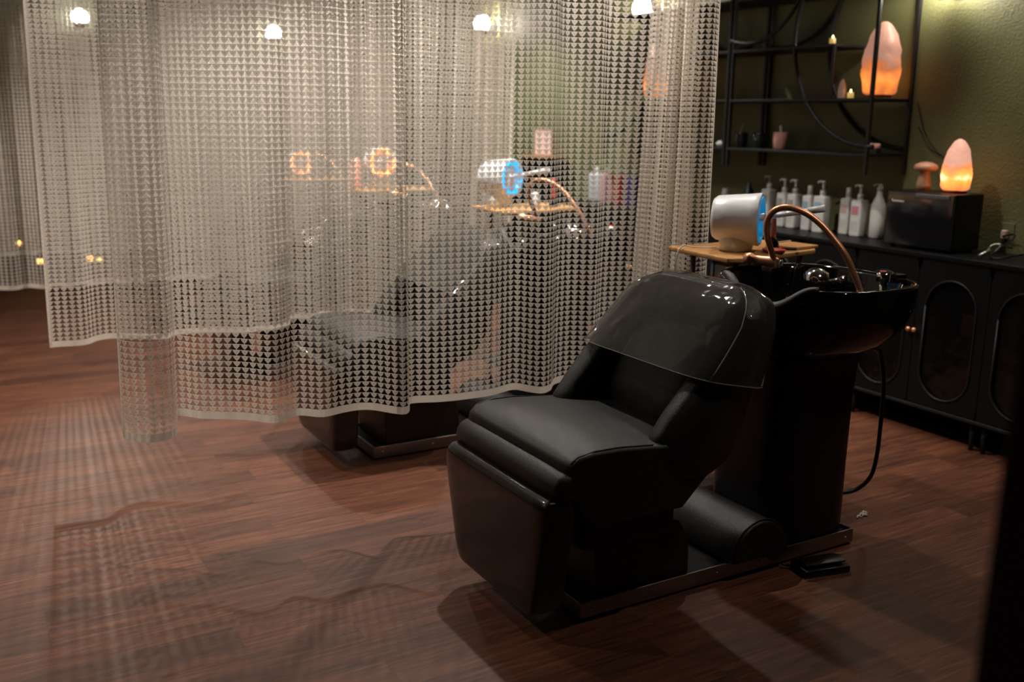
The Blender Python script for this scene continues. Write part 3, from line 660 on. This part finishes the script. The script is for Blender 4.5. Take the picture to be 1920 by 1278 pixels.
# ------------------------------------------------------------------ cabinets and counter
CZ = .870
tag(MB().box(3.93, WX, 1.05, 9.30, CZ - .022, CZ).build('countertop', CABINET, bevel=.003), 'long black countertop along the green wall under the bottles', 'countertop')
def capsule(cy, z0_, z1_, w, n=14):
    out = []; r = w / 2
    for k in range(n + 1): a = PI * k / n; out.append((cy + r * math.cos(a), z1_ - r + r * math.sin(a)))
    for k in range(n + 1): a = PI + PI * k / n; out.append((cy + r * math.cos(a), z0_ + r + r * math.sin(a)))
    return out
def make_cabinet(y0):
    t = empty('sideboard', (3.94, y0, 0), 0, 'black sideboard with arched glass doors and copper knobs right behind the basin', 'cabinet', 'black sideboards under the counter')
    Wd = .74
    m = MB(); m.box(.018, .36, 0, .014, .15, CZ - .022); m.box(.018, .36, Wd - .014, Wd, .15, CZ - .022); m.box(.018, .36, 0, Wd, .15, .165); m.box(.345, .36, 0, Wd, .15, CZ - .022); m.box(.03, .34, .014, Wd - .014, .50, .512)
    m.build('carcass', CABINET, t)
    MB().box(-.004, .02, 0, Wd, .135, .150).build('bottom_rail', FRAME, t, bevel=.002)
    for y in (.03, Wd - .03):
        for x in (.04, .32): MB().cyl((x, y, 0), (x, y, .15), .011, 10, .016).build('leg', FRAME, t)
    for d in (0, 1):
        a, b = d * Wd / 2 + .002, (d + 1) * Wd / 2 - .002; cy = (a + b) / 2
        cap = capsule(cy, .20, .76, .262); n = len(cap)
        # door slab with a capsule opening: project the capsule to the slab rectangle
        rect = []
        for (y, z) in cap:
            dy, dz = y - cy, z - .50; k = min((b - cy) / abs(dy) if abs(dy) > 1e-6 else 1e9, (.345) / abs(dz) if abs(dz) > 1e-6 else 1e9); rect.append((cy + dy * k, .50 + dz * k))
        m = MB(); m.loft([[(0.0, y, z) for y, z in rect], [(0.0, y, z) for y, z in cap], [(.018, y, z) for y, z in cap], [(.018, y, z) for y, z in rect], [(0.0, y, z) for y, z in rect]], False, False, smooth=False)
        dr = m.build('door', CABINET, t)
        m = MB(); m.tube([(-.002, y, z) for y, z in cap] + [(-.002, *cap[0])], .0045, 8); m.build('arch_trim', FRAME, dr)
        m = MB(); ys = np.linspace(cy - .131, cy + .131, 45); top, bot = [], []
        for i, y in enumerate(ys):
            h = math.sqrt(max(0, .131 ** 2 - (y - cy) ** 2)); xx = .010 + .002 * (i % 2)
            bot.append((xx, y, .331 - h)); top.append((xx, y, .629 + h))
        m.loft([bot, top], False, False, closed=False); m.build('fluted_glass', GLASS, dr)
        ky = Wd / 2 + (-.016 if d == 0 else .016)
        m = MB(); m.lathe([(.004, 0), (.005, .010), (.011, .014), (.012, .020), (.008, .026), (.002, .027)], 16, (0, ky, .505), (-1, 0, 0)); m.build('knob', COPPER, dr)
    return t
cab = make_cabinet(2.61)
cabn = ['rightmost black sideboard, cut by the dark post', 'black sideboard under the shelf\'s left half, behind the basin rim']
for k in (-2, -1, 1, 2, 3, 4, 5, 6, 7, 8):
    c = copy_tree(cab); c.location = (3.94, 2.61 + .74 * k, 0)
    c['label'] = {-2: 'black sideboard hidden past the dark post at the right', -1: 'black sideboard cut off by the dark post at the right edge', 1: 'black sideboard behind the nearest pedestal, next to the one with the towels'}.get(k, 'black sideboard under the far counter, number %s from the curtain end' % ['one', 'two', 'three', 'four', 'five', 'six', 'seven'][max(0, k - 2)])
cab['label'] = 'black arched-door sideboard with folded brown towels behind its right glass'
towel = mat('brown_towel', (.40, .20, .10), .9, bump=.4, bscale=150)
for k in range(5):
    o = MB().box(-.07, .07, -.065 - .003 * (k % 2), .055 + .004 * (k % 3), 0, .019).build('folded_towel', towel, loc=(4.06, 2.715, .5135 + .0195 * k), bevel=.008, seg=3)
    tag(o, ['lowest folded brown towel of the stack inside the glass cabinet', 'folded brown towel second from the bottom in the cabinet stack', 'middle folded brown towel in the cabinet stack',
            'folded brown towel second from the top in the cabinet stack', 'topmost folded brown towel in the cabinet stack'][k], 'towel', 'towels in the glass cabinet')

# ------------------------------------------------------------------ pump bottles
BW = mat('white_bottle', (.70, .69, .66), .42); CAPW = mat('white_pump', (.72, .71, .68), .35)
def label_mat(c): return mat('printed_label', c, .5, var=.25, vscale=60)
def bottle(loc, w, d, h, top, lab, labcol, slim=False, rz=0.0, body=None, grp='white pump bottles on the counter', pump=True):
    t = empty('pump_bottle', loc, rz, lab, 'bottle', grp); B = body or BW
    if slim:
        prof = [(0, .8), (.006, 1), (.35, 1.0), (.55, 1.02), (.70, .92), (.80, .70), (.88, .46), (.95, .36), (1, .34)]
        rings = [sring(0, 0, z * h if z > .02 else z, d / 2 * s, w / 2 * s, 28, 2.2) for z, s in prof]
    else:
        rings = [sring(0, 0, z, d / 2 * s, w / 2 * s, 32, 5) for z, s in ((0, .9), (.004, .98), (.01, 1), (h - .010, 1), (h - .003, .96), (h, .88))] + [sring(0, 0, h + .001, .016, .016, 32, 2), sring(0, 0, h + .008, .015, .015, 32, 2)]
    MB().loft(rings).build('body', B, t)
    m = MB(); h2 = h + (.008 if not slim else 0)
    if pump:
        m.cyl((0, 0, h2), (0, 0, h2 + .024), .016, 18, .014); m.cyl((0, 0, h2 + .024), (0, 0, h2 + top - .014), .006, 12)
        m.cyl((0, 0, h2 + top - .016), (0, 0, h2 + top), .011, 14, .009); m.tube([(0, 0, h2 + top - .006), (0, .022, h2 + top - .004), (0, .036, h2 + top - .008), (0, .040, h2 + top - .014)], .0055, 8)
    else: m.cyl((0, 0, h2), (0, 0, h2 + top), .015, 18, .013)
    m.build('pump', CAPW, t)
    if labcol is not None:
        MB().box(-d / 2 - .0012, -d / 2 + .002, -w * .30, w * .30, h * .60, h * .84).build('label_print', label_mat(labcol), t)
        MB().box(-d / 2 - .0010, -d / 2 + .002, -w * .30, w * .30, h * .16, h * .42).build('label_text', label_mat((.58, .57, .55)), t)
    return t
GREYL, BLUEL, PINKL, ROSEL = (.38, .38, .37), (.30, .48, .55), (.62, .42, .42), (.62, .25, .28)
bl = [((4.225, 4.275), .070, .068, .200, .070, GREYL, 'white pump bottle at the left end of the row, grey print, beside the steamer'),
      ((4.185, 4.112), .066, .066, .190, .072, GREYL, 'white pump bottle with grey print, second from the left'),
      ((4.175, 4.020), .066, .066, .190, .072, GREYL, 'white pump bottle with grey print, touching the pale blue labelled ones on its right'),
      ((4.170, 3.905), .062, .062, .190, .048, BLUEL, 'white bottle with pale blue print and a short cap in the middle of the row'),
      ((4.150, 3.795), .080, .066, .195, .075, BLUEL, 'white pump bottle with pale blue print, right one of its pair'),
      ((4.215, 3.675), .064, .062, .190, .050, PINKL, 'white bottle with faint pink print, left of the rose labelled one'),
      ((4.190, 3.575), .072, .066, .190, .072, ROSEL, 'white pump bottle with rose red print')]
for (x, y), w, d, h, tp, lc, lb in bl: bottle((x, y, CZ), w, d, h, tp, lb, lc, pump=tp > .055)
bottle((4.215, 3.475, CZ), .078, .066, .245, .035, 'smooth curved white pump bottle at the right end of the row beside the microwave', None, slim=True)
lathe_thing('dark_bottle', [(.030, 0), (.036, .01), (.036, .15), (.030, .18), (.015, .20), (.015, .225), (.010, .23)], mat('dark_teal_plastic', (.010, .022, .024), .35), (4.22, 4.44, CZ), 'dark teal bottle left of the white pump bottles', 'bottle')
lathe_thing('small_white_jar', [(.020, 0), (.022, .01), (.022, .15), (.018, .165), (.018, .18)], BW, (4.20, 4.62, CZ), 'plain white bottle partly behind the steamer drum', 'bottle')
for (y, c, lb, nm) in ((5.99, (.60, .64, .72), 'pale white bottle behind the lace, left of the pink one', 'a'), (5.85, (.62, .35, .38), 'pink bottle on the far counter seen through the lace', 'b'),
                   (5.68, (.50, .05, .04), 'red bottle on the far counter seen through the lace', 'c'), (5.53, (.10, .06, .28), 'purple bottle on the far counter seen through the lace', 'd')):
    bottle((4.19, y, CZ), .105, .085, .20, .04, lb, None, body=mat('bottle_colour_' + nm, c, .4), grp='coloured bottles on the far counter', pump=False)

# ------------------------------------------------------------------ microwave with lamp and mushroom
t = empty('microwave_oven', (4.0, 2.965, CZ), 0, 'black microwave oven on the counter under the small salt lamp', 'microwave')
MB().box(0.0, .20, -.095, .275, .012, .272).build('body', BLACKPL, t, bevel=.008)
MB().box(-.014, .002, -.092, .272, .016, .268).build('door', mat('black_glass', (.008, .008, .009), .08, coat=1), t, bevel=.004)
q = MB().box(-.020, -.012, -.070, .115, .246, .266).build('door_handle', GREYMT, t, bevel=.003); q['label'] = 'pale grey handle strip'
m = MB(); P = [(-.0155, .245 - .003 * k, .222 + .005 * math.sin(k * 1.7) * (1.6 if k < 3 else .8)) for k in range(24)]
m.tube(spline(P, 3), .0016, 4); m.build('script_logo', mat('logo_grey', (.75, .75, .75), .4), t)
for x in (.03, .17):
    for y in (-.07, .25): MB().cyl((x, y, 0), (x, y, .013), .012, 10).build('foot', BLACKPL, t)
TOPZ = CZ + .272
def rock(prof, n=26, seed=0, amp=.006, e=2.4, asp=1.0):
    rings = []
    for z, r in prof:
        ring = []
        for i in range(n):
            a = 2 * PI * i / n; v = Vector((math.cos(a) * 1.3, math.sin(a) * 1.3, z * 14 + seed)); k = 1 + amp / .05 * noise.noise(v) + amp / .08 * noise.noise(v * 2.7)
            ring.append((r * k * math.cos(a) * asp, r * k * math.sin(a), z))
        rings.append(ring)
    return rings
def dense(prof, k=4):
    return [tuple(p)[:2] for p in spline([(a, b, 0) for a, b in prof], k)]
def salt_lamp(loc, prof, baser, strength, zc, zspan, seed, label, plate=.012, hot=(0.95, 0.33, 0.05)):
    t = empty('salt_lamp', loc, 0, label, 'salt lamp', 'glowing salt lamps')
    MB().lathe([(baser, 0), (baser, plate), (baser * .9, plate + .002)], 28).build('wooden_base', REDBR, t)
    MB().loft([[(x, y, z + plate) for x, y, z in r] for r in rock(dense(prof), seed=seed)]).build('crystal', salt_mat('salt_crystal_' + str(seed), zc, strength, zspan, hot), t)
    return t
big = [(.0, .062), (.01, .078), (.05, .090), (.12, .093), (.19, .088), (.25, .078), (.30, .058), (.335, .035), (.352, .012)]
salt_lamp((4.15, 3.485, 1.582), big, .062, 1.35, .075, .15, 3, 'tall glowing orange salt lamp on the shelf, behind the front post')
salt_lamp((4.13, 5.27, 1.585), [(a, b * .8) for a, b in big], .055, 1.5, .08, .15, 11, 'salt lamp on the far shelf glowing through the bunched curtain end')
salt_lamp((4.115, 2.968, TOPZ), [(.0, .050), (.01, .061), (.05, .068), (.10, .064), (.15, .056), (.19, .043), (.222, .024), (.235, .006)], .052, 2.6, .070, .105, 7, 'small bright salt lamp on top of the microwave', hot=(1.0, 0.62, 0.34))
m = MB(); m.lathe([(.034, 0), (.034, .03), (.026, .07), (.020, .10), (.010, .112)], 20); t = empty('mushroom_ornament', (4.12, 3.145, TOPZ), 0, 'carved pinkish mushroom ornament left of the small salt lamp', 'ornament')
m.build('stem', mat('onyx_stem', (.45, .26, .17), .4, var=.3), t)
MB().lathe([(.012, .088), (.046, .094), (.057, .106), (.050, .122), (.026, .133), (.004, .136)], 28, (.0, -.004, 0)).build('cap', mat('onyx_cap', (.55, .28, .18), .35, var=.3), t)
# lamp cords on the wall
m = MB(); K = [(4.29, 3.36, 1.56), (4.285, 3.30, 1.42), (4.28, 3.22, 1.33), (4.275, 3.12, 1.27), (4.26, 3.05, 1.22), (4.24, 3.0, 1.16)]
m.tube(spline(K, 5), .003, 8); m.tube(spline([(4.29, 3.34, 1.44), (4.283, 3.26, 1.34), (4.277, 3.15, 1.29), (4.27, 3.10, 1.265)], 5), .003, 8)
o = m.build('lamp_cord', BLACKPL); tag(o, 'black lamp cord running down the wall from the shelf to the microwave', 'cord')
MB().cyl((4.277, 3.155, 1.292), (4.268, 3.085, 1.245), .009, 12).build('inline_switch', BLACKPL, o)
t = empty('wall_socket', (4.30, 2.80, .955), 0, 'pale plug in the wall socket right of the microwave', 'socket')
MB().box(-.006, 0, -.035, .035, -.055, .055).build('socket_plate', mat('olive_plate', (.14, .15, .08), .5), t, bevel=.002)
MB().box(-.032, -.006, -.012, .014, -.018, .022).build('plug', mat('pale_plug', (.60, .42, .34), .5), t, bevel=.004)
m = MB(); m.tube(spline([(4.265, 2.80, .95), (4.258, 2.74, .965), (4.20, 2.705, .95), (4.12, 2.70, .92), (4.04, 2.70, .885), (4.03, 2.66, .876), (4.10, 2.62, .89), (4.19, 2.58, .90), (4.20, 2.50, .877), (4.15, 2.40, .876), (4.18, 2.2, .876)], 6), .004, 8)
tag(m.build('power_cable', BLACKPL), 'black power cable looping over the counter right of the microwave', 'cable')
m = MB(); m.tube(spline([(4.02, 2.705, .895), (4.03, 2.69, .93), (4.05, 2.66, .935), (4.04, 2.68, .90)], 5), .006, 8); m.cyl((3.975, 2.71, .882), (4.02, 2.69, .912), .011, 12, .007)
tag(m.build('metal_clip', mat('dull_metal', (.35, .36, .33), .3, metal=.9)), 'small shiny metal clipper part lying on the counter right of the microwave', 'clipper')

# ------------------------------------------------------------------ wall shelf with circular hoops
def wall_shelf(y0, mirror, label, W_=1.0):
    """y0 = right end; the unit runs 1.0 m to the left"""
    t = empty('wall_shelf', (4.0, y0, 0), 0, label, 'shelf', 'black metal shelves with hoops')
    Y = (lambda y: W_ - y) if mirror else (lambda y: y)
    def P(x0, x1, a, b, z0_, z1_, name):
        a, b = sorted((Y(a), Y(b))); MB().box(x0, x1, a, b, z0_, z1_).build(name, FRAME, t, bevel=.002)
    for y in (0, W_):
        for x in (0, .285): P(x - .009, x + .009, y - .009, y + .009, 1.20, 2.45, 'post')
    P(-.008, .008, .255, .271, 1.575, 1.84, 'short_post')
    for z, a, b in ((1.305, 0, W_), (1.575, 0, W_), (1.845, .262, W_), (2.12, 0, W_), (2.42, 0, W_)):
        P(-.010, .292, a, b, z - .014, z, 'shelf_board')
    def hoop(cy, cz, r, x, a0, a1, name='hoop'):
        m = MB(); pts = []
        for k in range(41):
            a = math.radians(lerp(a0, a1, k / 40)); pts.append((x, Y(cy + r * math.cos(a)), cz + r * math.sin(a)))
        m.tube(pts, .0115, 8); m.build(name, FRAME, t)
    hoop(-.015, 1.890, .550, 0.0, -92, 80); hoop(.02, 1.865, .535, .285, -92, 80)
    hoop(.885, 2.297, .420, 0.0, 175, 290); hoop(.90, 2.33, .46, .285, 175, 290)
    return t
wall_shelf(3.40, False, 'black metal wall shelf with round hoops above the bottles, right of the curtains')
wall_shelf(4.432, True, 'black metal wall shelf behind the bunched curtain end', 1.2)
CANDLE = mat('ivory_led_candle', (.75, .60, .30), .5, emit=(.9, .6, .15), es=.45); FL = mat('candle_flame', (1, .8, .4), .4, emit=(1, .75, .35), es=6)
def candle(loc, label, r=.016, h=.030):
    t = empty('led_candle', loc, 0, label, 'candle', 'small lit candles')
    MB().lathe([(r, 0), (r, h - .002), (r * .8, h), (.001, h - .003)], 18).build('wax', CANDLE, t)
    MB().lathe([(.001, 0), (.005, .006), (.004, .012), (.0008, .018)], 10, (0, 0, h - .003)).build('flame', FL, t)
candle((4.03, 3.705, 1.845), 'tiny candle on the right end of the upper shelf board')
candle((4.04, 3.568, 1.575), 'tiny candle between the pale crystal tower and the big salt lamp')
MB2 = MB().loft([[(x, y, z) for x, y, z in r] for r in rock([(0, .020), (.03, .021), (.06, .018), (.085, .011), (.098, .002)], n=8, seed=21, amp=.001)], smooth=False)
tag(MB2.build('crystal_tower', mat('rose_quartz', (.62, .42, .36), .35, var=.2), loc=(4.04, 3.625, 1.575)), 'pale pink pointed crystal left of the candle and the salt lamp', 'crystal')
# pots on the lowest board
def pot(y, material, label, r=.032, h=.088):
    t = empty('small_pot', (4.10, y, 1.305), 0, label, 'pot', 'small pots on the lowest shelf board')
    MB().lathe([(r * .72, 0), (r * .85, .006), (r, h * .6), (r, h - .003), (r * .93, h), (r * .88, h - .004), (r * .8, h * .5), (r * .6, .008), (.001, .007)], 28).build('pot_body', material, t)
    return t
DARKJ = mat('dark_glass_jar', (.012, .018, .020), .15, coat=.6)
p = pot(4.40, DARKJ, 'dark glass jar with a pale stick at the left, nearest the front post', .037); MB().tube([(0, 0, .02), (.0, .01, .10), (.0, -.012, .135)], .005, 8).build('stick', mat('pale_stick', (.4, .36, .3), .5), p)
p = pot(4.255, DARKJ, 'dark glass jar in the middle, left of the pink pot', .040)
p = pot(4.09, PINK, 'pink tapered pot on the lowest shelf board', .040, .094); MB().tube([(0, 0, .02), (.0, .0, .10), (.0, .004, .13)], .007, 8).build('stick', mat('pale_stick2', (.62, .56, .48), .5), p)
o = MB().loft(rock([(0, .030), (.004, .034), (.02, .040), (.036, .028), (.045, .006)], seed=31, amp=.004)).build('white_stone', mat('white_quartz', (.55, .54, .52), .4, var=.2), loc=(4.10, 4.56, 1.305))
tag(o, 'rough white crystal at the far left of the lowest shelf board', 'crystal')
t = empty('tealight_holder', (4.14, 3.475, 1.305), 0, 'two pinkish tea light cups on a dark stand, right end of the lowest board', 'candle holder')
MB().box(-.02, .02, -.03, .03, 0, .022).build('stand', BLACKMT, t, bevel=.002)
for y in (-.018, .018): MB().lathe([(.012, .022), (.015, .027), (.015, .05), (.012, .05), (.011, .03)], 16, (0, y, 0)).build('cup', PINK, t)

# far counter things seen through the lace
t = empty('card_stand', (4.17, 6.70, CZ), 0, 'tall dark cube stand with a wooden top on the far counter', 'stand')
MB().box(-.09, .10, -.17, .17, 0, .285).build('stand_body', BLACKPL, t, bevel=.004); MB().box(-.11, .11, -.20, .20, .285, .302).build('stand_top', WOOD, t, bevel=.003)
t = empty('lit_card', (4.15, 6.66, CZ + .302), 0, 'pinkish lit card in a frame on the wooden stand, behind the lace', 'picture')
MB().box(-.012, .012, -.13, .13, 0, .20).build('card_frame', PINK, t, bevel=.003)
MB().box(-.0135, -.011, -.115, .115, .014, .186).build('card', mat('lit_card_face', (.8, .6, .55), .6, emit=(.9, .5, .4), es=.35), t)
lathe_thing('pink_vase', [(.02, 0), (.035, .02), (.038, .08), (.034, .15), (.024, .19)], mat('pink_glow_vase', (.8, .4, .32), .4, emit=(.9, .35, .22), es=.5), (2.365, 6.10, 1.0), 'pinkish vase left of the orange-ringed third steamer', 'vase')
for k, (x, z, lb) in enumerate(((.585, .33, 'candle lantern on the tallest far pedestal at the left picture edge'), (.74, .156, 'low candle near the far wall, second from the left'), (1.16, .157, 'orange candle at the far wall, left of the last one'),
                              (1.245, .142, 'small bright candle at the far wall, rightmost of the row'))):
    t = empty('far_candle', (x, 9.80, 0), 0, lb, 'candle', 'candles along the far wall')
    MB().box(-.04, .04, -.04, .04, 0, z - .04).build('block', BLACKMT, t, bevel=.003)
    MB().lathe([(.022, 0), (.022, .030), (.018, .034), (.001, .034)], 14, (0, 0, z - .04)).build('wax', mat('warm_wax', (.9, .5, .15), .5, emit=(1, .5, .12), es=5), t)

m = MB(); rnd = random.Random(2)
for k in range(7):
    x, y = rnd.uniform(-.03, .03), rnd.uniform(-.012, .012); m.tube(spline([(x, y, .003), (x + .012, y + .008, .008), (x + .02, y - .006, .004)], 3), .003, 6)
tag(m.build('plastic_scrap', mat('pale_scrap_plastic', (.35, .30, .26), .3), loc=(2.90, 2.34, 0)), 'small pale scrap of plastic on the floor right of the pedestal', 'litter')
